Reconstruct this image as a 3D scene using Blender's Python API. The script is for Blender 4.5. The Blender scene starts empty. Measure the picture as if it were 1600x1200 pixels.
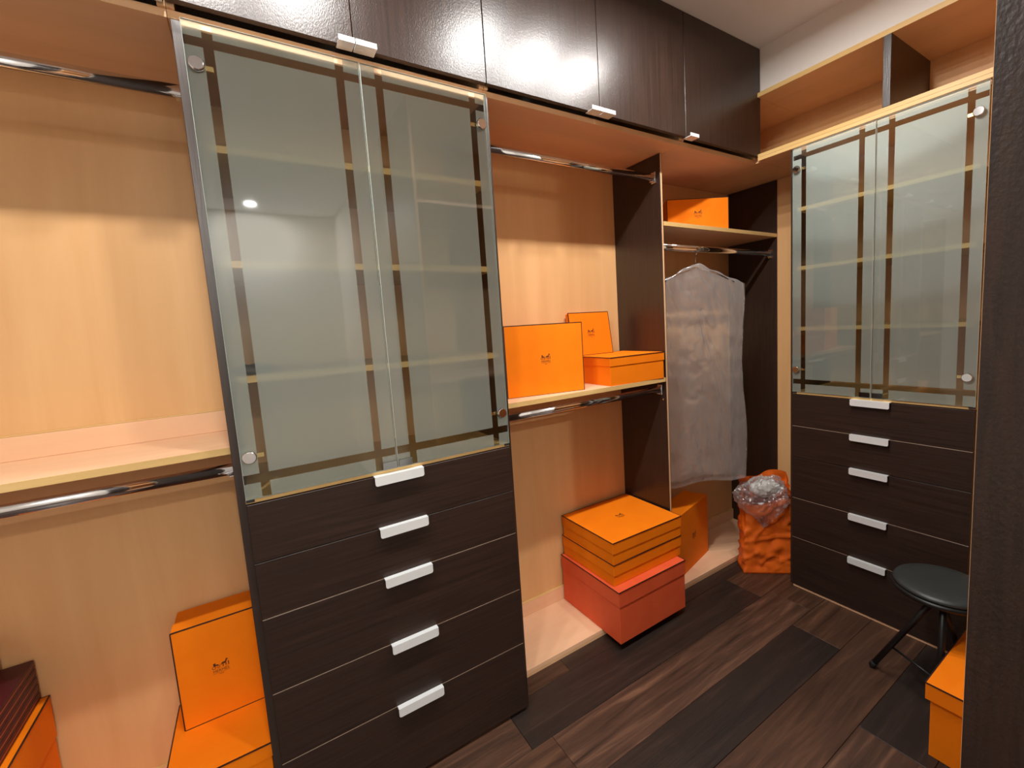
import bpy, bmesh, math, random
from mathutils import Matrix, Vector, noise
random.seed(7)
R = math.radians
S = bpy.context.scene
C = S.collection

# ------------------------------------------------------------------ camera
cam_d = bpy.data.cameras.new('camera'); cam = bpy.data.objects.new('camera', cam_d); C.objects.link(cam)
yaw, pitch, roll = R(32.5556), R(-6.2199), R(-3.50906)
fw = Vector((math.sin(yaw)*math.cos(pitch), math.cos(yaw)*math.cos(pitch), math.sin(pitch)))
rt = Vector((math.cos(yaw), -math.sin(yaw), 0)); up = rt.cross(fw)
r2 = rt*math.cos(roll) + up*math.sin(roll); u2 = up*math.cos(roll) - rt*math.sin(roll)
cam.matrix_world = Matrix(((r2.x, u2.x, -fw.x, 0), (r2.y, u2.y, -fw.y, 0), (r2.z, u2.z, -fw.z, 1.5), (0, 0, 0, 1)))
cam_d.sensor_width = 36; cam_d.lens = 692.625/1600*36
cam_d.shift_x = -39.2/1600; cam_d.shift_y = -14.8/1600
cam_d.clip_start = 0.01
S.camera = cam

# ------------------------------------------------------------------ world, colour management
w = bpy.data.worlds.new('world'); S.world = w; w.use_nodes = True
w.node_tree.nodes['Background'].inputs[0].default_value = (0, 0, 0, 1)
vs = S.view_settings
S.display_settings.display_device = 'sRGB'
vs.view_transform = 'Standard'; vs.look = 'None'; vs.gamma = 1; vs.use_curve_mapping = False
vs.exposure = 0.0
cy = S.cycles
cy.max_bounces = 10; cy.diffuse_bounces = 6; cy.glossy_bounces = 5; cy.transmission_bounces = 8; cy.transparent_max_bounces = 24
cy.sample_clamp_indirect = 4.0; cy.use_denoising = True

# key dimensions (metres; camera stands at x=0, y=0)
FY = 1.410      # front of the long-wall drawers and glass
BK = 1.866      # face of the wood back panels on the long wall
FR = 1.535      # front of the open hanging bays
EX = 2.355      # front of the end-wall drawers
EB = 2.800      # face of the wood back panel on the end wall
CEIL = 2.860
UB = 2.295      # underside of overhead cabinets
LAMP_W = 11.5      # each head of the two ceiling bars over the aisle
HALL_W = 62.0      # downlight by the entrance, seen mirrored in the glass doors
LAMP_COL = (1.0, 0.97, 0.93)

# ------------------------------------------------------------------ materials
def newmat(name):
    m = bpy.data.materials.new(name); m.use_nodes = True
    nt = m.node_tree; b = nt.nodes['Principled BSDF']
    return m, nt, b

def plain(name, col, rough=0.5, metal=0.0, spec=0.5):
    m, nt, b = newmat(name)
    b.inputs['Base Color'].default_value = (*col, 1); b.inputs['Roughness'].default_value = rough
    b.inputs['Metallic'].default_value = metal; b.inputs['Specular IOR Level'].default_value = spec
    return m

def wood(name, c1, c2, scale=(14, 14, 1.2), rough=0.45, spec=0.35, bump=0.0, bscale=(260, 260, 14), rnd=False, c3=None, detail=6):
    m, nt, b = newmat(name); N = nt.nodes; L = nt.links
    tc = N.new('ShaderNodeTexCoord'); mp = N.new('ShaderNodeMapping'); mp.inputs['Scale'].default_value = scale
    src = tc.outputs['Object']
    if rnd:
        oi = N.new('ShaderNodeObjectInfo'); ad = N.new('ShaderNodeVectorMath'); ad.operation = 'MULTIPLY_ADD'
        cx = N.new('ShaderNodeCombineXYZ')
        for k in range(3): L.new(oi.outputs['Random'], cx.inputs[k])
        L.new(cx.outputs[0], ad.inputs[0]); ad.inputs[1].default_value = (37, 53, 11); L.new(src, ad.inputs[2]); src = ad.outputs[0]
    L.new(src, mp.inputs[0])
    n = N.new('ShaderNodeTexNoise'); n.inputs['Scale'].default_value = 1.0; n.inputs['Detail'].default_value = detail
    n.inputs['Roughness'].default_value = 0.62; n.inputs['Distortion'].default_value = 0.6
    L.new(mp.outputs[0], n.inputs['Vector'])
    cr = N.new('ShaderNodeValToRGB'); cr.color_ramp.elements[0].position = 0.3; cr.color_ramp.elements[1].position = 0.72
    cr.color_ramp.elements[0].color = (*c1, 1); cr.color_ramp.elements[1].color = (*c2, 1)
    if c3:
        e = cr.color_ramp.elements.new(0.55); e.color = (*c3, 1)
    L.new(n.outputs['Fac'], cr.inputs[0]); L.new(cr.outputs[0], b.inputs['Base Color'])
    b.inputs['Roughness'].default_value = rough; b.inputs['Specular IOR Level'].default_value = spec
    if bump:
        mp2 = N.new('ShaderNodeMapping'); mp2.inputs['Scale'].default_value = bscale; L.new(src, mp2.inputs[0])
        n2 = N.new('ShaderNodeTexNoise'); n2.inputs['Scale'].default_value = 1; n2.inputs['Detail'].default_value = 3
        L.new(mp2.outputs[0], n2.inputs['Vector'])
        bp = N.new('ShaderNodeBump'); bp.inputs['Strength'].default_value = bump; bp.inputs['Distance'].default_value = 0.002
        L.new(n2.outputs['Fac'], bp.inputs['Height']); L.new(bp.outputs[0], b.inputs['Normal'])
    return m

M = {}
MA1, MA2 = (0.67, 0.370, 0.155), (0.755, 0.450, 0.205)
M['maple'] = wood('maple_veneer', MA1, MA2, (9, 9, 0.9))
M['maple_h'] = wood('maple_veneer_horizontal', (0.76, 0.46, 0.27), (0.84, 0.54, 0.335), (1.0, 9, 9))
M['maple_hy'] = wood('maple_veneer_crosswise', (0.70, 0.42, 0.22), (0.80, 0.50, 0.27), (9, 1.0, 9))
M['rail'] = plain('pale_edge_tape', (0.55, 0.42, 0.30), 0.5)
M['edge'] = wood('maple_edge_banding', (0.62, 0.40, 0.14), (0.74, 0.50, 0.21), (2, 2, 20))
D1, D2 = (0.017, 0.009, 0.007), (0.040, 0.021, 0.014)
M['dark_v'] = wood('wenge_veneer_upright', D1, D2, (120, 120, 3), 0.33, 0.7, 0.15, (420, 420, 18))
M['dark_h'] = wood('wenge_veneer_level', D1, D2, (3, 120, 120), 0.40, 0.28, 0.15, (18, 420, 420))
M['door_dark'] = wood('satin_wenge_veneer', D1, D2, (110, 110, 2.5), 0.30, 0.6, 0.22, (330, 330, 160))
M['dark_rough'] = wood('wenge_veneer_coarse', D1, D2, (60, 60, 4), 0.42, 0.4, 0.5, (150, 150, 110))
M['white'] = plain('white_paint', (0.80, 0.765, 0.72), 0.7, spec=0.2)
M['ceil'] = plain('ceiling_paint', (0.80, 0.80, 0.81), 0.8, spec=0.1)
M['chrome'] = plain('chrome', (0.82, 0.82, 0.83), 0.08, 1.0)
M['alu'] = plain('satin_aluminium', (0.90, 0.94, 0.95), 0.32, 0.35)
M['pull'] = plain('polished_steel_pull', (0.45, 0.50, 0.51), 0.12, 1.0)
M['brass'] = plain('brass', (0.85, 0.62, 0.26), 0.2, 1.0)
M['black'] = plain('black_rubber', (0.012, 0.012, 0.012), 0.5)
M['black_metal'] = plain('black_enamel', (0.007, 0.007, 0.007), 0.42, spec=0.35)
M['vinyl'] = wood('black_vinyl', (0.020, 0.024, 0.023), (0.030, 0.034, 0.032), (60, 60, 60), 0.42, 0.5, 0.25, (500, 500, 500))
M['orange'] = wood('orange_paperboard', (0.86, 0.195, 0.004), (0.92, 0.225, 0.006), (5, 5, 5), 0.6, 0.12)
M['salmon'] = wood('faded_orange_paperboard', (0.70, 0.095, 0.030), (0.78, 0.125, 0.042), (4, 4, 4), 0.55, 0.25)
M['piping'] = plain('dark_brown_edging', (0.030, 0.008, 0.005), 0.5)
M['print'] = plain('dark_brown_print', (0.085, 0.018, 0.006), 0.5)
M['maroon'] = plain('maroon_board', (0.055, 0.004, 0.010), 0.45)
M['paperbag'] = wood('orange_paper', (0.66, 0.105, 0.006), (0.80, 0.15, 0.010), (14, 14, 14), 0.5, 0.4)
M['kick'] = plain('black_plinth', (0.010, 0.008, 0.007), 0.5)
M['tissue'] = plain('white_tissue', (0.75, 0.74, 0.72), 0.7)

# floor tones
def plank_mat(name, a, b_, c, rough=0.40):
    return wood(name, a, b_, (2.2, 30, 30), rough, 0.4, 0.35, (10, 160, 160), True, c, 9)
M['plank_char'] = plank_mat('charcoal_brown_plank', (0.016, 0.011, 0.009), (0.042, 0.026, 0.019), (0.026, 0.016, 0.012))
M['plank_mid'] = plank_mat('weathered_brown_plank', (0.026, 0.014, 0.009), (0.170, 0.086, 0.050), (0.080, 0.040, 0.025))
M['plank_red'] = plank_mat('reddish_brown_plank', (0.030, 0.014, 0.008), (0.125, 0.060, 0.032), (0.070, 0.033, 0.019))
M['plank_dark'] = plank_mat('dark_brown_plank', (0.020, 0.012, 0.009), (0.060, 0.032, 0.021), (0.036, 0.020, 0.014))

def glass_clear():
    m = bpy.data.materials.new('clear_glass'); m.use_nodes = True; nt = m.node_tree; N = nt.nodes; N.clear(); L = nt.links
    o = N.new('ShaderNodeOutputMaterial'); mx = N.new('ShaderNodeMixShader'); t = N.new('ShaderNodeBsdfTransparent'); g = N.new('ShaderNodeBsdfGlossy')
    f = N.new('ShaderNodeFresnel'); f.inputs[0].default_value = 1.45
    t.inputs[0].default_value = (0.955, 0.975, 0.965, 1); g.inputs['Roughness'].default_value = 0.02
    L.new(f.outputs[0], mx.inputs[0]); L.new(t.outputs[0], mx.inputs[1]); L.new(g.outputs[0], mx.inputs[2]); L.new(mx.outputs[0], o.inputs[0])
    return m
def glass_frost():
    m = bpy.data.materials.new('etched_frosted_glass'); m.use_nodes = True; nt = m.node_tree; N = nt.nodes; N.clear(); L = nt.links
    o = N.new('ShaderNodeOutputMaterial'); mx = N.new('ShaderNodeMixShader'); t = N.new('ShaderNodeBsdfTransparent'); d = N.new('ShaderNodeBsdfDiffuse')
    t.inputs['Color'].default_value = (0.97, 0.99, 0.97, 1); d.inputs[0].default_value = (0.92, 0.95, 0.92, 1)
    mx.inputs[0].default_value = 0.30
    L.new(t.outputs[0], mx.inputs[1]); L.new(d.outputs[0], mx.inputs[2]); L.new(mx.outputs[0], o.inputs[0])
    return m
def plastic(name, dens, tint=(0.93, 0.90, 0.88), gl=0.16, nscale=26, det=4):
    m = bpy.data.materials.new(name); m.use_nodes = True; nt = m.node_tree; N = nt.nodes; N.clear(); L = nt.links
    o = N.new('ShaderNodeOutputMaterial'); a = N.new('ShaderNodeMixShader'); b = N.new('ShaderNodeMixShader'); t = N.new('ShaderNodeBsdfTransparent')
    d = N.new('ShaderNodeBsdfDiffuse'); tr = N.new('ShaderNodeBsdfTranslucent'); ds = N.new('ShaderNodeMixShader'); g = N.new('ShaderNodeBsdfGlossy')
    lw = N.new('ShaderNodeLayerWeight'); lw.inputs[0].default_value = 0.3
    mr = N.new('ShaderNodeMapRange'); mr.inputs['To Min'].default_value = dens; mr.inputs['To Max'].default_value = min(1, dens*3.2)
    t.inputs[0].default_value = (0.97, 0.97, 0.97, 1); d.inputs[0].default_value = (*tint, 1); tr.inputs[0].default_value = (*tint, 1)
    g.inputs['Roughness'].default_value = 0.16; ds.inputs[0].default_value = 0.4
    tc = N.new('ShaderNodeTexCoord'); nz = N.new('ShaderNodeTexNoise'); nz.inputs['Scale'].default_value = nscale; nz.inputs['Detail'].default_value = det; nz.inputs['Distortion'].default_value = 0.35
    ab = N.new('ShaderNodeMath'); ab.operation = 'SUBTRACT'; ab.inputs[1].default_value = 0.5; ab2 = N.new('ShaderNodeMath'); ab2.operation = 'ABSOLUTE'
    bp = N.new('ShaderNodeBump'); bp.inputs['Strength'].default_value = 0.9; bp.inputs['Distance'].default_value = 0.012
    mpg = N.new('ShaderNodeMapping'); mpg.inputs['Rotation'].default_value = (0, R(24), 0); mpg.inputs['Scale'].default_value = (1.5, 1.0, 0.55)
    L.new(tc.outputs['Object'], mpg.inputs[0]); L.new(mpg.outputs[0], nz.inputs['Vector']); L.new(nz.outputs['Fac'], ab.inputs[0]); L.new(ab.outputs[0], ab2.inputs[0]); L.new(ab2.outputs[0], bp.inputs['Height'])
    for nd in (g, d): L.new(bp.outputs[0], nd.inputs['Normal'])
    L.new(d.outputs[0], ds.inputs[1]); L.new(tr.outputs[0], ds.inputs[2])
    L.new(lw.outputs['Facing'], mr.inputs[0]); L.new(mr.outputs[0], a.inputs[0])
    L.new(t.outputs[0], a.inputs[1]); L.new(ds.outputs[0], a.inputs[2])
    fr = N.new('ShaderNodeMath'); fr.operation = 'MULTIPLY_ADD'; fr.inputs[1].default_value = 0.6; fr.inputs[2].default_value = gl*0.35
    L.new(lw.outputs['Fresnel'], fr.inputs[0])
    L.new(fr.outputs[0], b.inputs[0]); L.new(a.outputs[0], b.inputs[1]); L.new(g.outputs[0], b.inputs[2]); L.new(b.outputs[0], o.inputs[0])
    return m
M['glass'] = glass_clear(); M['frost'] = glass_frost()
M['glass_edge'] = plain('polished_glass_edge', (0.55, 0.62, 0.57), 0.15)
M['film'] = plastic('thin_plastic_film', 0.19, (0.95, 0.93, 0.91), 0.32, 7, 2.5)
M['wrap'] = plastic('crumpled_plastic_wrap', 0.10, (0.9, 0.9, 0.9), 0.3)

# ------------------------------------------------------------------ builders
def link(name, me, parent=None):
    o = bpy.data.objects.new(name, me); C.objects.link(o)
    if parent is not None: o.parent = parent
    return o
def bm_box(bm, x0, x1, y0, y1, z0, z1):
    v = [bm.verts.new(p) for p in ((x0,y0,z0),(x1,y0,z0),(x1,y1,z0),(x0,y1,z0),(x0,y0,z1),(x1,y0,z1),(x1,y1,z1),(x0,y1,z1))]
    for f in ((3,2,1,0),(4,5,6,7),(0,1,5,4),(1,2,6,5),(2,3,7,6),(3,0,4,7)): bm.faces.new([v[i] for i in f])
    return v
def finish(bm, name, mat, parent=None, smooth=False, mats=None):
    bmesh.ops.recalc_face_normals(bm, faces=bm.faces)
    me = bpy.data.meshes.new(name); bm.to_mesh(me); bm.free()
    for q in (mats or [mat]): me.materials.append(M[q] if isinstance(q, str) else q)
    if smooth:
        for p in me.polygons: p.use_smooth = True
    return link(name, me, parent)
def box(name, x0, x1, y0, y1, z0, z1, mat, parent=None, bev=0.001):
    bm = bmesh.new(); bm_box(bm, min(x0,x1), max(x0,x1), min(y0,y1), max(y0,y1), min(z0,z1), max(z0,z1))
    if bev: bmesh.ops.bevel(bm, geom=list(bm.edges), offset=bev, segments=1, affect='EDGES')
    return finish(bm, name, mat, parent)
def bm_tube(bm, pts, r, seg=12, caps=True, ry=None):
    pts = [Vector(p) for p in pts]; rings = []
    for i, p in enumerate(pts):
        d = (pts[min(i+1, len(pts)-1)] - pts[max(i-1, 0)]).normalized()
        ref = Vector((0,0,1)) if abs(d.z) < 0.95 else Vector((1,0,0))
        a = d.cross(ref).normalized(); b = a.cross(d).normalized()
        rings.append([bm.verts.new(p + a*(ry or r)*math.cos(t) + b*r*math.sin(t)) for t in [2*math.pi*k/seg for k in range(seg)]])
    for q in range(len(rings)-1):
        for k in range(seg): bm.faces.new((rings[q][k], rings[q][(k+1) % seg], rings[q+1][(k+1) % seg], rings[q+1][k]))
    if caps: bm.faces.new(rings[0]); bm.faces.new(rings[-1])
def tube(name, pts, r, mat, parent=None, seg=12, ry=None):
    bm = bmesh.new(); bm_tube(bm, pts, r, seg, True, ry)
    o = finish(bm, name, mat, parent)
    for p in o.data.polygons: p.use_smooth = len(p.vertices) == 4
    return o
def lathe(name, prof, mat, parent=None, seg=40, axis='z', loc=(0,0,0)):
    bm = bmesh.new(); rings = []
    for r, h in prof:
        ring = []
        for k in range(seg):
            a = 2*math.pi*k/seg; x, y = r*math.cos(a), r*math.sin(a)
            p = Vector((x, y, h)) if axis == 'z' else Vector((x, -h, y))
            ring.append(bm.verts.new(p + Vector(loc)))
        rings.append(ring)
    for q in range(len(rings)-1):
        for k in range(seg): bm.faces.new((rings[q][k], rings[q][(k+1) % seg], rings[q+1][(k+1) % seg], rings[q+1][k]))
    bm.faces.new(rings[0]); bm.faces.new(rings[-1])
    o = finish(bm, name, mat, parent)
    for p in o.data.polygons: p.use_smooth = len(p.vertices) == 4
    return o
def thing(name, label, cat, loc=(0,0,0), rotz=0.0, group=None, matrix=None):
    o = link(name, None); o.empty_display_size = 0.05
    if matrix is not None: o.matrix_world = matrix
    else: o.location = loc; o.rotation_euler = (0, 0, rotz)
    return tag(o, label, cat, group)
def tag(o, label, cat, group=None):
    o['label'] = label; o['category'] = cat
    if group: o['group'] = group
    return o
def struct(o, label=None):
    o['kind'] = 'structure'
    if label: o['label'] = label
    return o

# ------------------------------------------------------------------ the room shell
X0, X1, Y0 = -1.75, 2.83, -2.75
fl = struct(box('floor', X0-0.1, X1+0.1, Y0-0.1, 1.98, -0.06, -0.012, 'kick', None, 0), 'dark brown wood plank floor of the closet')
PW, PL = 0.207, 1.44
def plank_mesh(x0, x1, y0, y1):
    bm = bmesh.new(); bm_box(bm, x0+0.0006, x1-0.0006, y0+0.0006, y1-0.0006, -0.012, 0.0)
    bmesh.ops.bevel(bm, geom=[e for e in bm.edges if all(v.co.z > -0.001 for v in e.verts)], offset=0.0012, segments=1, affect='EDGES')
    return bm
joints = {0: (1.015, 'plank_red', 'plank_dark'), 1: (0.687, 'plank_red', 'plank_char'), 2: (0.773, 'plank_red', 'plank_mid'), 3: (0.600, 'plank_mid', 'plank_char'),
          4: (0.93, 'plank_char', 'plank_red'), 5: (1.687, 'plank_mid', 'plank_char')}
after = {1: 'plank_red', 2: 'plank_red', 3: 'plank_red', 4: 'plank_dark', 0: 'plank_red', 5: 'plank_dark'}
tones = ['plank_char', 'plank_mid', 'plank_red', 'plank_dark']
for row in range(-1, 21):
    ya = 1.465 - PW*row; y0, y1 = max(ya, Y0), min(ya+PW, 1.95)
    if y1 - y0 < 0.02: continue
    j, left, right = joints.get(row, (random.uniform(0, PL), random.choice(tones), random.choice(tones)))
    cuts = [j]
    while cuts[0] > X0: cuts.insert(0, cuts[0]-PL)
    while cuts[-1] < X1: cuts.append(cuts[-1]+PL)
    for a, b in zip(cuts[:-1], cuts[1:]):
        a2, b2 = max(a, X0), min(b, X1)
        if b2 - a2 < 0.03: continue
        if abs(b - j) < 0.01: mt = left
        elif abs(a - j) < 0.01: mt = right
        elif a > j and row in after: mt = after[row]
        else: mt = random.choice(tones)
        finish(plank_mesh(a2, b2, y0, y1), 'plank', mt, fl)

struct(box('ceiling', X0-0.1, X1+0.1, Y0-0.1, 1.98, CEIL, CEIL+0.06, 'ceil', None, 0), 'plain off white painted ceiling')
struct(box('wall_back', X0-0.1, X1+0.1, 1.886, 1.98, 0, CEIL, 'white', None, 0), 'white wall behind the long run of closet units')
struct(box('wall_right', EB+0.02, X1+0.1, -0.45, 1.886, 0, CEIL, 'white', None, 0), 'white end wall behind the shorter drawer tower')
struct(box('wall_left', X0-0.1, X0, Y0, 1.886, 0, CEIL, 'white', None, 0), 'white side wall past the hanging bay')
struct(box('wall_front', X0-0.1, 0.95, Y0-0.1, Y0, 0, CEIL, 'white', None, 0), 'white wall across the room from the closet run')
struct(box('wall_side', 0.95, 1.05, Y0-0.1, -0.45, 0, CEIL, 'white', None, 0), 'short white wall beside the entrance')
struct(box('wall_near', 0.95, X1+0.1, -0.50, -0.45, 0, CEIL, 'white', None, 0), 'white wall behind the dark wardrobe')
struct(box('trim_1', 2.3905, EB+0.02, -0.45, 1.885, 2.636, CEIL, 'white', None, 0), 'white soffit above the open end shelves')
struct(box('trim_2', EB, EB+0.02, 1.20, 1.886, 0.0, UB, 'maple', None, 0), 'pale maple filler panel in the closet corner')

# ------------------------------------------------------------------ ceiling lamps (recessed triple downlights)
def lamp(name, parent, loc, size, watts):
    ld = bpy.data.lights.new(name, 'AREA'); ld.shape = 'DISK'; ld.size = size; ld.energy = watts; ld.color = LAMP_COL
    lo = bpy.data.objects.new(name, ld); C.objects.link(lo); lo.parent = parent; lo.location = loc
def globe_bar(cx, y, watts, label, side):
    t = thing('ceiling_light', label, 'ceiling light', (cx, y, CEIL), 0)
    box('mounting_bar', -0.36, 0.36, -0.025, 0.025, -0.016, -0.0005, 'white', t, 0.003)
    for dx, at in ((-0.30, 'first'), (0.0, 'middle'), (0.30, 'last')):
        lathe('socket', [(0.016, -0.0165), (0.018, -0.024), (0.014, -0.0265)], 'chrome', t, 24, 'z', (dx, 0, 0))
        lamp('ceiling_lamp_%s_%s_offscreen' % (side, at), t, (dx, 0, -0.060), 0.06, watts)
globe_bar(1.30, 0.87, LAMP_W, 'white ceiling bar of three bulbs over the aisle before the orange box stack', 'right')
globe_bar(-0.02, 0.87, LAMP_W, 'white ceiling bar of three bulbs over the aisle before the far hanging bay', 'left')
t = thing('recessed_downlight', 'round recessed downlight in the ceiling by the entrance wall', 'ceiling light', (0.15, -2.40, CEIL))
lathe('trim_ring', [(0.047, -0.001), (0.047, -0.007), (0.063, -0.007), (0.066, -0.001)], 'white', t, 40)
lamp('downlight_entrance_offscreen', t, (0, 0, -0.009), 0.09, HALL_W)

# ------------------------------------------------------------------ drawer towers with glass doors
DZ = [(0.012, 0.283), (0.283, 0.504), (0.504, 0.731), (0.731, 0.897), (0.897, 1.0655)]
GZ0, GZ1 = 1.079, 2.291
def bm_lip(bm, x0, x1, y0, y1, z0, z1, r=0.006):
    # vertical plate with rounded lower corners (in xz), thickness y0..y1
    pts = [(x0, z1), (x0, z0+r), (x0+r*0.3, z0+r*0.3), (x0+r, z0), (x1-r, z0), (x1-r*0.3, z0+r*0.3), (x1, z0+r), (x1, z1)]
    a = [bm.verts.new((p[0], y0, p[1])) for p in pts]; b = [bm.verts.new((p[0], y1, p[1])) for p in pts]
    bm.faces.new(a); bm.faces.new(b[::-1])
    for k in range(len(pts)): bm.faces.new((a[k], a[(k+1) % len(pts)], b[(k+1) % len(pts)], b[k]))
def tower(label, group, W, D, loc, rotz, side, plinth, dark_h):
    t = thing('drawer_tower', label, 'closet tower', loc, rotz, None)
    zt = UB - 0.001
    box('side_panel', -0.020, 0.0, 0.022, D, 0, zt, 'dark_v', t)
    box('side_panel', W, W+0.018, 0.022, D, 0, zt, side, t)
    box('carcass', 0.0, W, 0.022, D-0.02, 0.05, 1.060, 'maple_hy', t)
    box('back_panel', 0.0, W, D-0.03, D-0.012, 1.06, zt, 'maple', t, 0)
    box('top_board', 0.0, W, 0.016, D-0.03, zt-0.018, zt, 'maple_h', t)
    b = box('counter_board', -0.001, W+0.001, 0.006, D-0.03, 1.0665, 1.0775, 'edge', t, 0.0015)
    for z0 in (1.395, 1.699, 1.987):
        box('shelf', 0.018, W-0.018, 0.0078, D-0.03, z0, z0+0.019, 'edge', t, 0.0008)
    box('plinth', 0.004, W-0.004, 0.004 if plinth == 'maple_h' else 0.03, 0.05, 0, 0.010 if plinth == 'maple_h' else 0.05, plinth, t)
    for z0, z1 in DZ:
        dr = box('drawer', 0.0, W, 0.0, 0.019, z0+0.0012, z1-0.0012, dark_h, t, 0.0008)
        bm = bmesh.new(); c = W/2
        bm_lip(bm, c-0.077, c+0.077, -0.0185, -0.0160, z1-0.027, z1+0.0025)
        bm_box(bm, c-0.077, c+0.077, -0.0160, 0.006, z1-0.0005, z1+0.0025)
        h = finish(bm, 'handle', 'alu', dr); h['label'] = 'brushed metal edge pull'
    for zz in ((0.283, 0.504, 0.731) if plinth == 'kick' else (0.283, 0.504, 0.897)):
        box('drawer_rail', 0.001, W-0.001, 0.0012, 0.0218, zz-0.0009, zz+0.0009, 'rail', t, 0)
    half = W/2
    for k in (0, 1):
        a, b_ = (0.0, half-0.0015) if k == 0 else (half+0.0015, W)
        bm = bmesh.new(); bm_box(bm, a, b_, 0.0, 0.006, GZ0, GZ1)
        bmesh.ops.bevel(bm, geom=list(bm.edges), offset=0.0008, segments=1, affect='EDGES')
        bmesh.ops.recalc_face_normals(bm, faces=bm.faces)
        for f in bm.faces: f.material_index = 0 if abs(f.normal.y) > 0.9 else 1
        g = finish(bm, 'glass_door', None, t, mats=['glass', 'glass_edge'])
        if k == 0: xs = [(a, a+0.040), (a+0.060, b_-0.063), (b_-0.043, b_)]
        else: xs = [(a, a+0.043), (a+0.063, b_-0.060), (b_-0.040, b_)]
        zs = [(GZ0, 1.122), (1.145, 2.236), (2.256, GZ1)]
        for i, (p, q) in enumerate(xs):
            for j, (r, s) in enumerate(zs):
                box('frosted_pane', p+0.001, q-0.001, 0.0064, 0.0074, r+0.001, s-0.001, 'frost', g, 0)
        ko = a + 0.021 if k == 0 else b_ - 0.026
        sg = 1 if k == 0 else -1
        for kz in (2.188, 1.196):
            n = lathe('hinge_knob', [(0.0150, -0.0005), (0.0172, 0.002), (0.0172, 0.009), (0.0150, 0.012)], 'chrome', g, 28, 'y', (ko, 0, kz))
            bm = bmesh.new()
            bm_box(bm, min(ko, ko+sg*0.034), max(ko, ko+sg*0.034), 0.0085, 0.016, kz-0.006, kz+0.006)
            finish(bm, 'hinge_arm', 'brass', g)
        p0 = half-0.046 if k == 0 else half+0.004
        bm = bmesh.new()
        bm_box(bm, p0, p0+0.042, -0.004, -0.0002, GZ0+0.002, GZ0+0.026)
        bm_box(bm, p0, p0+0.042, -0.012, -0.004, GZ0+0.024, GZ0+0.026)
        finish(bm, 'door_pull', 'pull', g)
        box('end_stop', a if k == 0 else b_-0.020, a+0.020 if k == 0 else b_, 0.0, 0.006, GZ0-0.0075, GZ0-0.0005, 'black', g, 0)
    return t
tower('wide dark wood tower of five drawers under frosted glass doors, between two hanging bays', None, 0.818, 0.456, (-0.056, FY, 0), 0, 'dark_v', 'kick', 'dark_h')
tower('dark wood tower of five drawers under frosted glass doors, behind the black stool', None, 0.700, 0.443, (EX, 1.2165, 0), -math.pi/2, 'maple', 'maple_h', 'dark_h')
pou = bmesh.new(); bmesh.ops.create_uvsphere(pou, u_segments=20, v_segments=10, radius=1)
for v in pou.verts: v.co = Vector((v.co.x*0.05, v.co.y*0.03, max(v.co.z, -0.75)*0.017)) + Vector((0,0,0.004))*math.sin(v.co.x*9)
bk = finish(pou, 'small_pouch', 'black', None, True); bk.location = (0.005, 1.475, 1.4145+0.0128)
tag(bk, 'small black pouch on a shelf behind the frosted glass doors', 'pouch')

# ------------------------------------------------------------------ hanging bays on the long wall
def rod(parent, x0, x1, z, y=1.575):
    r = tube('hanging_rod', [(x0+0.004, y, z), (x1-0.004, y, z)], 0.017, 'chrome', parent, 20, 0.0095)
    for xx, s in ((x0, 1), (x1, -1)):
        bm = bmesh.new()
        bm_box(bm, min(xx, xx+s*0.004), max(xx, xx+s*0.004), y-0.014, y+0.014, z-0.026, z+0.026)
        bm_box(bm, min(xx, xx+s*0.018), max(xx, xx+s*0.018), y-0.0125, y+0.0125, z-0.021, z-0.016)
        bmesh.ops.bevel(bm, geom=list(bm.edges), offset=0.001, segments=1, affect='EDGES')
        finish(bm, 'rod_bracket', 'chrome', r)
    return r
def bay(label, x0, x1, shelf_z, rods, upstand, divider):
    t = thing('hanging_unit', label, 'closet unit', ((x0+x1)/2, BK, 0))
    ox, oy = (x0+x1)/2, BK
    def b(name, a, c, d, e, f, g, m, bev=0.001, par=t): return box(name, a-ox, c-ox, d-oy, e-oy, f, g, m, par, bev)
    b('back_panel', x0, x1, BK, BK+0.018, 0.0, UB-0.001, 'maple', 0)
    p = b('base_platform', x0, x1, FR+0.009, BK, 0.014, 0.034, 'maple_h')
    b('base_edge', x0, x1, FR+0.010, FR+0.020, 0.0, 0.0138, 'maple_hy')
    b('baseboard', x0, x1, BK-0.012, BK-0.0002, 0.0345, 0.105, 'maple_h')
    b('baseboard_cap', x0, x1, BK-0.013, BK-0.0002, 0.105, 0.108, 'edge')
    b('shelf', x0, x1, FR+0.0015, BK-0.0002, shelf_z-0.020, shelf_z, 'maple_h')
    b('shelf_edge', x0, x1, FR, FR+0.0015, shelf_z-0.020, shelf_z, 'edge', 0)
    if upstand:
        b('shelf_upstand', x0, x1, BK-0.012, BK-0.0002, shelf_z+0.0003, shelf_z+0.070, 'maple_h')
        b('upstand_cap', x0, x1, BK-0.012, BK-0.0002, shelf_z+0.0705, shelf_z+0.0735, 'edge')
    for rz in rods:
        r = rod(t, x0-ox, x1-ox, rz, 1.575-oy)
    if divider:
        dv = b('divider_panel', divider, divider+0.0165, FR, BK, 0.0345, UB-0.002, 'dark_v')
        box('divider_edge', divider-ox+0.0035, divider-ox+0.013, FR-oy-0.0006, FR-oy, 0.0345, UB-0.002, 'maple_hy', dv, 0)
        if divider < 2:
            lathe('shelf_pin', [(0.005, 0), (0.005, 0.004), (0.003, 0.005)], 'brass', dv, 16, 'y', (divider-ox-0.001, FR-oy+0.02, 1.085))
    return t
bay('pale maple double hanging bay with one empty shelf and chrome rods', -1.05, -0.0765, 1.208, (2.189, 1.135), True, None)
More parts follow.
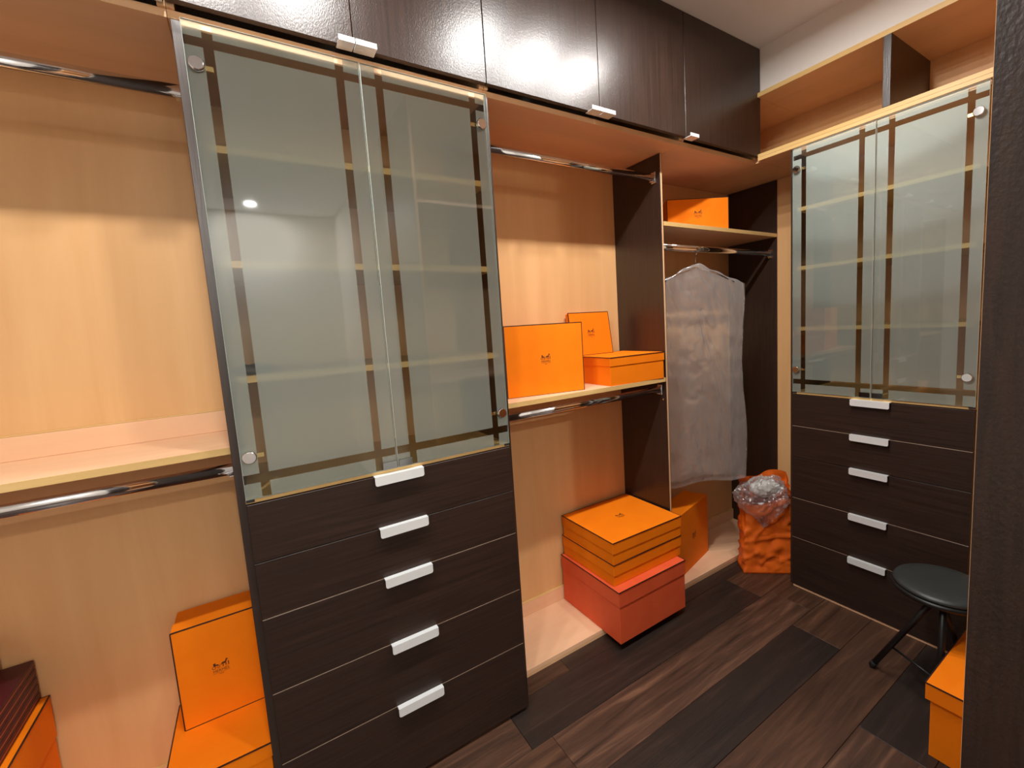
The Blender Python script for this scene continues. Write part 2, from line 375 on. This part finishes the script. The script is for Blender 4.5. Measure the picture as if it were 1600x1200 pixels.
bay('pale maple double hanging bay between wide tower and dark divider', 0.7805, 1.755, 1.200, (2.189, 1.135), False, 1.755)
bay('long hanging bay holding the clear garment bag, in the corner', 1.7725, 2.790, 1.975, (1.860,), False, 2.7905)
lb = box('closet_side_panel', -1.07, -1.0505, FR, BK, 0, UB-0.001, 'dark_v'); tag(lb, 'dark upright side panel closing the far hanging bay', 'panel')

# ------------------------------------------------------------------ overhead cabinets
def overhead(label, x0, x1, doors):
    ox = (x0+x1)/2
    t = thing('overhead_cabinet', label, 'cabinet', (ox, BK, UB), 0)
    def b(name, a, c, d, e, f, g, m, bev=0.001, par=t): return box(name, a-ox, c-ox, d-BK, e-BK, f-UB, g-UB, m, par, bev)
    b('bottom_panel', x0, x1, 1.4345, BK+0.018, UB, UB+0.019, 'maple_h')
    b('bottom_edge', x0, x1, 1.4330, 1.4345, UB, UB+0.019, 'maple_hy', 0)
    b('side_panel', x0, x0+0.016, 1.424, BK+0.018, UB+0.0195, CEIL-0.002, 'maple_hy')
    b('side_panel', x1-0.016, x1, 1.424, BK+0.018, UB+0.0195, CEIL-0.002, 'maple_hy')
    for a, c, hx0, hx1 in doors:
        d = b('door', a+0.0012, min(c, 2.3885)-0.0012, 1.400, 1.419, 2.322, CEIL-0.003, 'door_dark', 0.0008)
        bm = bmesh.new()
        bm_box(bm, hx0-ox, hx1-ox, 1.374-BK, 1.418-BK, 2.3185-UB, 2.3210-UB)
        bm_box(bm, hx0-ox, hx1-ox, 1.374-BK, 1.377-BK, 2.3210-UB, 2.333-UB)
        h = finish(bm, 'handle', 'alu', d); h['label'] = 'small brushed metal edge pull'
    return t
overhead('dark overhead cabinet above the far double hanging bay', -0.93, -0.0815, [(-0.93, -0.505, -0.60, -0.54), (-0.505, -0.0815, -0.143, -0.0855)])
overhead('dark overhead cabinet with two doors above the wide drawer tower', -0.0805, 0.7635, [(-0.0805, 0.341, 0.297, 0.354-0.0145), (0.341, 0.7635, 0.3425, 0.400)])
overhead('dark glossy overhead cabinet with two doors above the bay with the shelf of orange boxes', 0.7645, 1.7825, [(0.7645, 1.265, 1.205, 1.2635), (1.265, 1.7825, 1.2665, 1.325)])
overhead('dark single-door overhead cabinet in the corner beside the white soffit', 1.7835, 2.3895, [(1.7835, 2.3895, 1.786, 1.845)])

# ------------------------------------------------------------------ open shelves on the end wall
t = thing('open_shelf_unit', 'open maple shelf with dark upright above the drawer tower by the stool', 'shelf', (EB, 0.8, UB))
def e(name, a, c, d, f, g, h, m, bev=0.001, par=t): return box(name, a-EB, c-EB, d-0.8, f-0.8, g-UB, h-UB, m, par, bev)
e('lower_board', EX+0.006, EB, -0.45, 1.3985, UB+0.001, UB+0.034, 'maple_hy')
e('lower_edge', EX+0.0045, EX+0.006, -0.45, 1.3985, UB+0.0175, UB+0.034, 'edge', 0)
e('lower_edge', EX+0.0045, EX+0.006, -0.45, 1.3985, UB+0.001, UB+0.0165, 'edge', 0)
e('top_board', EX+0.006, EB, -0.45, 1.3985, 2.613, 2.635, 'maple_hy')
e('top_edge', EX+0.0045, EX+0.006, -0.45, 1.3985, 2.613, 2.635, 'edge', 0)
e('back_panel', EB, EB+0.018, -0.45, 1.3985, UB+0.034, 2.613, 'maple', 0)
e('lower_board', 2.3905, EB, 1.3990, BK+0.018, UB+0.001, UB+0.034, 'maple_hy', 0)
e('top_board', 2.3905, EB, 1.3990, BK+0.018, 2.613, 2.635, 'maple_hy', 0)
e('back_panel', EB, EB+0.018, 1.3985, BK+0.018, UB+0.034, 2.613, 'maple', 0)
e('end_panel', 2.3905, EB, BK, BK+0.018, UB+0.0345, 2.6125, 'maple', 0)
e('upright', EX+0.003, EB-0.001, 0.820, 0.848, UB+0.0345, 2.6125, 'dark_v')
e('end_panel', EX+0.006, EB, -0.449, -0.43, UB+0.0345, 2.6125, 'dark_v')

# ------------------------------------------------------------------ tall wardrobe beside the camera
WX = 0.90; WY = 0.2165*WX
t = thing('wardrobe', 'tall dark textured wardrobe side with a pale front edge', 'wardrobe', (WX, -0.1, 0))
def q(name, a, c, d, f, g, h, m, bev=0.001): return box(name, a-WX, c-WX, d+0.1, f+0.1, g, h, m, t, bev)
q('side_panel', WX, WX+0.020, -0.449, WY, 0, CEIL-0.001, 'dark_rough', 0.0005)
q('edge_strip', WX+0.002, WX+0.018, WY, WY+0.0008, 0, CEIL-0.001, 'maple_hy', 0)
q('side_panel', 2.30, 2.32, -0.449, WY, 0, UB-0.001, 'dark_v')
q('back_panel', WX+0.02, 2.30, -0.449, -0.435, 0, CEIL-0.001, 'maple', 0)
q('base_platform', WX+0.02, 2.30, -0.435, WY-0.02, 0, 0.034, 'maple_h')
q('shelf', WX+0.02, 2.30, -0.435, WY-0.02, 1.18, 1.20, 'maple_h')
q('shelf', WX+0.02, 2.30, -0.435, WY-0.02, UB-0.02, UB, 'maple_h')

# ------------------------------------------------------------------ boxes
def text_bm(body, size):
    cu = bpy.data.curves.new('txt', 'FONT'); cu.body = body; cu.size = size; cu.align_x = 'CENTER'; cu.resolution_u = 2
    ob = bpy.data.objects.new('txt', cu); C.objects.link(ob)
    me = bpy.data.meshes.new_from_object(ob.evaluated_get(bpy.context.evaluated_depsgraph_get()))
    bpy.data.objects.remove(ob); bpy.data.curves.remove(cu)
    return me
_emb = None
def emblem_mesh():
    global _emb
    if _emb: return _emb
    bm = bmesh.new()
    def poly(pts): bm.faces.new([bm.verts.new((x, y, 0)) for x, y in pts])
    def ring(cx, cy_, r, wd, n=16):
        for k in range(n):
            a, b = 2*math.pi*k/n, 2*math.pi*(k+1)/n
            poly([(cx+r*math.cos(a), cy_+r*math.sin(a)), (cx+r*math.cos(b), cy_+r*math.sin(b)), (cx+(r-wd)*math.cos(b), cy_+(r-wd)*math.sin(b)), (cx+(r-wd)*math.cos(a), cy_+(r-wd)*math.sin(a))])
    # carriage: two wheels, body, hood and shaft
    ring(-0.40, 0.22, 0.115, 0.035); ring(-0.13, 0.20, 0.09, 0.03)
    poly([(-0.42, 0.33), (-0.14, 0.31), (-0.10, 0.38), (-0.20, 0.42), (-0.40, 0.42)])
    poly([(-0.42, 0.42), (-0.30, 0.42), (-0.27, 0.52), (-0.36, 0.56), (-0.44, 0.50)])
    poly([(-0.10, 0.30), (0.12, 0.34), (0.12, 0.365), (-0.10, 0.33)])
    # horse: body, neck and head, legs, tail
    poly([(0.08, 0.34), (0.30, 0.33), (0.34, 0.40), (0.30, 0.46), (0.12, 0.46), (0.07, 0.42)])
    poly([(0.26, 0.44), (0.34, 0.40), (0.40, 0.55), (0.46, 0.54), (0.47, 0.58), (0.38, 0.66), (0.34, 0.64)])
    for x in (0.09, 0.14, 0.26, 0.31): poly([(x, 0.35), (x+0.03, 0.35), (x+0.045, 0.12), (x+0.02, 0.12)])
    poly([(0.07, 0.42), (0.08, 0.38), (0.02, 0.27), (0.03, 0.36)])
    # groom standing before the horse
    poly([(0.44, 0.12), (0.49, 0.12), (0.50, 0.40), (0.46, 0.44), (0.43, 0.38)])
    poly([(0.0-0.52, -0.225), (0.52, -0.225), (0.52, -0.24), (-0.52, -0.24)])
    for body, size, y in (('HERM\u00c8S', 0.27, -0.16), ('PARIS', 0.11, -0.38)):
        me = text_bm(body, size); k = len(bm.verts); bm.from_mesh(me); bm.verts.ensure_lookup_table()
        for v in bm.verts[k:]: v.co.y += y
        bpy.data.meshes.remove(me)
    me = bpy.data.meshes.new('emblem'); bm.to_mesh(me); bm.free(); me.materials.append(M['print']); _emb = me
    return me
def gift_box(label, W, D, H, lid, matrix, col='orange', side=None, piping=True, emb=0.045, emb_at=(0, 0), group=None, name='gift_box', over=0.003):
    t = thing(name, label, 'box', matrix=matrix, group=group)
    side = side or col
    bm = bmesh.new(); bm_box(bm, -W/2+over, W/2-over, -D/2+over, D/2-over, 0, H-0.004)
    bmesh.ops.bevel(bm, geom=list(bm.edges), offset=0.0012, segments=1, affect='EDGES'); finish(bm, 'base', side, t)
    bm = bmesh.new(); bm_box(bm, -W/2, W/2, -D/2, D/2, H-lid, H)
    bmesh.ops.bevel(bm, geom=list(bm.edges), offset=0.0010, segments=1, affect='EDGES')
    bmesh.ops.recalc_face_normals(bm, faces=bm.faces)
    for f in bm.faces: f.material_index = 0 if f.normal.z > 0.9 else 1
    l = finish(bm, 'lid', None, t, mats=[col, side])
    if piping:
        bm = bmesh.new(); r = 0.0017
        for s in (-1, 1):
            bm_box(bm, -W/2-r*0.5, W/2+r*0.5, s*D/2-r, s*D/2+r, H-r*1.6, H+r*0.4)
            bm_box(bm, s*W/2-r, s*W/2+r, -D/2+r, D/2-r, H-r*1.6, H+r*0.4)
        p = finish(bm, 'edging', 'piping', l); p['label'] = 'dark brown edging'
    if emb:
        eo = link('emblem', emblem_mesh(), l); eo.location = (emb_at[0], emb_at[1]-emb*0.1, H+0.0006); eo.scale = (emb,)*3
        eo['label'] = 'dark brown printed carriage emblem with lettering'
    return t
def lying(x0, x1, y0, y1, z, rot=0): return Matrix.Translation(((x0+x1)/2, (y0+y1)/2, z)) @ Matrix.Rotation(R(rot), 4, 'Z')
def standing(fx, fy, z, h, depth, rot, tilt=0):
    # fx, fy: middle of the face at its foot; the lid looks towards the aisle
    a = R(rot)
    return Matrix.Translation((fx, fy, z)) @ Matrix.Rotation(a, 4, 'Z') @ Matrix.Rotation(R(-tilt), 4, 'X') @ Matrix.Translation((0, depth, h/2)) @ Matrix.Rotation(R(90), 4, 'X')
# stack before the divider
gift_box('large faded salmon orange box, bottom of the stack against the divider', 0.452, 0.440, 0.252, 0.072, lying(1.264, 1.716, 1.411, 1.851, 0.0345), 'salmon', None, True, 0)
gift_box('flat orange box sandwiched between the salmon box and the top box', 0.462, 0.396, 0.104, 0.054, lying(1.280, 1.742, 1.456, 1.852, 0.2875), 'orange', 'orange', True, 0)
gift_box('flat orange box with an emblem on its lid, topmost of the stack', 0.462, 0.396, 0.104, 0.054, lying(1.282, 1.744, 1.454, 1.850, 0.3930, -0.6), 'orange', 'orange', True, 0.045)
gift_box('upright orange box behind the divider, below the clear garment bag', 0.40, 0.366, 0.150, 0.05, standing(2.076, 1.637, 0.0345, 0.366, 0.150, 14.3), 'orange', 'orange', False, 0.045)
# middle shelf
gift_box('square orange box standing on edge on the shelf beside the wide tower', 0.366, 0.306, 0.11, 0.05, standing(1.072, 1.602, 1.2003, 0.306, 0.11, -10.7), 'orange', 'orange', True, 0.045)
gift_box('flat orange box lying on the shelf against the dark divider', 0.356, 0.300, 0.134, 0.042, lying(1.390, 1.744, 1.532, 1.834, 1.2003, -1.5), 'orange', 'orange', True, 0)
gift_box('thin square orange box leaning on the back panel, on top of a flat box', 0.268, 0.222, 0.028, 0.014, standing(1.508, 1.795, 1.3352, 0.222, 0.028, 0, 8), 'orange', 'orange', True, 0.045, (0, 0.0))
gift_box('orange box turned askew on the high shelf above the garment bag', 0.345, 0.172, 0.15, 0.05, standing(2.166, 1.632, 1.9755, 0.172, 0.15, -31), 'orange', 'orange', True, 0.045)
# left bay
gift_box('orange box lying under an upright box, beside the wide drawer tower', 0.256, 0.353, 0.264, 0.045, lying(-0.334, -0.078, 1.497, 1.850, 0.0345), 'orange', 'orange', True, 0.045, (0.0, 0.08))
gift_box('orange box standing upright on top of another box beside the wide tower', 0.222, 0.328, 0.138, 0.06, standing(-0.194, 1.708, 0.2995, 0.328, 0.138, 0), 'orange', 'orange', True, 0.045)
gift_box('orange box under a pile of maroon folders in the far bay', 0.36, 0.42, 0.455, 0.13, lying(-0.980, -0.620, 1.433, 1.853, 0.0345), 'orange', 'orange', True, 0)
z = 0.4900
for k in range(5):
    o = box('maroon_folder', -0.975+0.004*k, -0.637, 1.45+0.003*k, 1.853, z+0.0003, z+0.0245, 'maroon', None, 0.002); z += 0.0250
    pe = box('page_edge', -0.93, -0.6365, 1.46, 1.852, z-0.0133, z-0.0127, 'salmon', o, 0)
    tag(o, ['thin maroon folder, lowest of the pile, lying directly on an orange box', 'thin maroon folder, second up in the pile on the orange box', 'thin maroon folder, middle one of the pile on the orange box',
            'thin maroon folder, second from the top of the pile', 'thin maroon folder, topmost of the pile, under a small orange box'][k], 'folder', 'maroon folders in the far bay')
gift_box('small orange box on top of the maroon folders in the far bay', 0.27, 0.24, 0.10, 0.03, lying(-0.965, -0.695, 1.60, 1.84, z+0.0005), 'orange', 'orange', True, 0)
# floor box on the right
gift_box('orange box with an overhanging lid on the floor before the black stool', 0.42, 0.235, 0.262, 0.058, lying(1.737, 2.157, 0.234, 0.469, 0.0), 'orange', 'orange', True, 0, over=0.011)

# ------------------------------------------------------------------ hanger and garment bag
HC = Vector((2.060, 1.575, 0)); ha = math.atan2(-0.125, 0.24)
hg = thing('coat_hanger', 'thin metal hanger on the chrome rod above the garment bag', 'hanger', (HC.x, HC.y, 1.79), ha)
hook = [(0, 0, -0.035), (0, 0, 0.022)]
for k in range(0, 13):
    a = R(-52 + k*20); hook.append((0.0265*math.cos(a)-0.013+0.0, 0, 0.0615+0.0265*math.sin(a)))
tube('hook', [(x, y, zz) for x, y, zz in hook], 0.0022, 'chrome', hg, 10)
tube('arms', [(-0.215, 0, -0.115), (-0.11, 0, -0.062), (0, 0, -0.028), (0.11, 0, -0.062), (0.215, 0, -0.115)], 0.006, 'chrome', hg, 10)
def garment():
    bm = bmesh.new(); NU, NV = 60, 130; Wd = 0.272
    grids = []
    for s in (-1, 1):
        g = []
        for j in range(NV+1):
            row = []
            v = j/NV
            for i in range(NU+1):
                u = -1 + 2*i/NU
                au = abs(u)
                top = -0.010 - max(0, au-0.07)*0.128 if au < 0.86 else -0.111 - 0.012*(au-0.86)/0.14
                top += 0.004*math.sin(u*17)
                bot = -1.232 + 0.010*math.sin(u*5+1) + 0.012*u
                zz = top + (bot-top)*v
                wob = 0.008*math.sin(v*9 + (1 if u > 0 else 2)) * au
                x = u*Wd*(1.0 - 0.02*math.sin(v*5)) + wob
                p = Vector((x*7, zz*7, s*3.1))
                crease = noise.noise(p*1.3)*0.010 + noise.noise(Vector((x*26, zz*16, s*5)))*0.005
                rid = abs(noise.noise(Vector((x*15+zz*5, zz*4.0, s*9+2)))); crease += max(0, 0.16-rid)*0.035
                diag = abs((x-0.03) - (-0.30-zz)*0.22); crease += max(0, 0.010-diag)*0.9 if -0.85 < zz < -0.25 else 0
                fine = noise.noise(Vector((x*55, zz*50, s*2))); crease += 0.0035*fine*max(0, 1-abs(x+0.02)/0.09)
                thick = 0.016*(1-au**4)*min(1, v*6+0.3)*(1 if v < 0.97 else 0.5)
                y = s*(thick) + crease*(1-0.6*au)
                row.append(bm.verts.new((x, y, zz)))
            g.append(row)
        for j in range(NV):
            for i in range(NU): bm.faces.new((g[j][i], g[j][i+1], g[j+1][i+1], g[j+1][i]))
        grids.append(g)
    a, b = grids
    for j in range(NV):
        bm.faces.new((a[j][0], a[j+1][0], b[j+1][0], b[j][0])); bm.faces.new((a[j][NU], b[j][NU], b[j+1][NU], a[j+1][NU]))
    for i in range(NU): bm.faces.new((a[0][i], b[0][i], b[0][i+1], a[0][i+1]))
    return finish(bm, 'garment_bag', 'film', None, True)
gb = garment(); gb.location = (HC.x, HC.y, 1.79+0.0); gb.rotation_euler = (0, 0, ha)
tag(gb, 'clear wrinkled plastic garment bag hanging from the metal hanger', 'garment bag')

# ------------------------------------------------------------------ orange paper bag with plastic wrap
def paper_bag():
    bm = bmesh.new(); W, D, H = 0.285, 0.125, 0.56; N1, N2, NZ = 22, 10, 40
    per = []
    for i in range(N1): per.append((-W/2+W*i/N1, -D/2))
    for i in range(N2): per.append((W/2, -D/2+D*i/N2))
    for i in range(N1): per.append((W/2-W*i/N1, D/2))
    for i in range(N2): per.append((-W/2, D/2-D*i/N2))
    rings = []
    for j in range(NZ+1):
        v = j/NZ; ring = []
        for x, y in per:
            h = H - 0.13*(0.5 - y/D)*(1.0) + 0.02*math.sin(x*20)
            zz = v*h
            inset = 1 - 0.07*v - 0.05*math.exp(-((v-0.10)/0.03)**2) + 0.03*math.exp(-(v/0.06)**2)
            n = noise.noise(Vector((x*16, y*16, zz*13)))*0.016 + abs(noise.noise(Vector((x*9+zz*14, y*9, zz*9+4))))*0.014
            n -= 0.014*max(0, 1-abs(noise.noise(Vector((x*11-zz*7, y*11, zz*12+9))))*7)
            k = min(1, v*6)
            d = Vector((x/W*2, y/D*2, 0)); d = d.normalized() if d.length else d
            ring.append(bm.verts.new(Vector((x*inset, y*inset, zz)) - d*n*k))
        rings.append(ring)
    for j in range(NZ):
        for k in range(len(per)): bm.faces.new((rings[j][k], rings[j][(k+1) % len(per)], rings[j+1][(k+1) % len(per)], rings[j+1][k]))
    bm.faces.new(rings[0])
    return finish(bm, 'paper_bag', 'paperbag', None, True)
pb = paper_bag(); pb.location = (2.412, 1.392, 0.0005); pb.rotation_euler = (0, 0, R(-40.5))
tag(pb, 'crumpled orange paper bag on the floor between hanging bay and drawer tower', 'bag')
def wrap():
    t = thing('plastic_wrap', 'crumpled clear plastic wrap stuffed into the orange paper bag', 'plastic wrap', (2.355, 1.375, 0.34), R(-35))
    bm = bmesh.new(); bmesh.ops.create_icosphere(bm, subdivisions=5, radius=1)
    for v in bm.verts:
        p = v.co.copy()
        n = noise.noise(p*1.6)*0.22 + (0.5-abs(noise.noise(p*3.3+Vector((3, 1, 2)))))*0.34 + (0.5-abs(noise.noise(p*7.5)))*0.16 + noise.noise(p*15)*0.05
        q_ = p*(0.82+n)
        zz = q_.z*0.125 if q_.z > 0 else q_.z*0.165
        tp = 1 if q_.z > -0.1 else max(0.30, 1+0.72*(q_.z+0.1))
        v.co = Vector((q_.x*0.152*tp, q_.y*0.095*tp, zz+0.115))
    finish(bm, 'sheet', 'wrap', t, False)
    bm = bmesh.new(); bmesh.ops.create_icosphere(bm, subdivisions=4, radius=1)
    for v in bm.verts:
        p = v.co.copy(); n = noise.noise(p*2.2)*0.2 + (0.5-abs(noise.noise(p*4)))*0.2
        q_ = p*(0.8+n); v.co = Vector((q_.x*0.095+0.015, q_.y*0.06+0.01, q_.z*0.055+0.165))
    finish(bm, 'tissue', 'tissue', t, True)
    return t
wrap()

# ------------------------------------------------------------------ folding stool
sc = Vector((2.070, 0.520, 0))
st = thing('folding_stool', 'round black folding stool in front of the drawer tower', 'stool', sc)
lathe('seat', [(0.001, 0.462), (0.10, 0.462), (0.132, 0.459), (0.143, 0.453), (0.146, 0.446), (0.143, 0.441), (0.001, 0.441)], 'vinyl', st, 56)
lathe('seat_rim', [(0.143, 0.4405), (0.1515, 0.438), (0.153, 0.431), (0.150, 0.424), (0.135, 0.421), (0.001, 0.421)], 'black_metal', st, 56)
def leg(a, b, r=0.0105):
    a, b = Vector(a)-sc, Vector(b)-sc
    l = tube('leg', [a, b], r, 'black_metal', st, 14)
    d = (b-a).normalized()
    tube('foot_cap', [b-d*0.025, b+d*0.001], r*1.18, 'black', l, 14)
leg((1.965, 0.520, 0.424), (2.032, 0.722, 0.010))
leg((1.965, 0.490, 0.424), (2.262, 0.486, 0.010))
leg((1.955, 0.486, 0.424), (1.935, 0.486, 0.010))
tube('brace', [Vector((2.016, 0.660, 0.145))-sc, Vector((1.941, 0.490, 0.145))-sc], 0.0042, 'black_metal', st, 10)
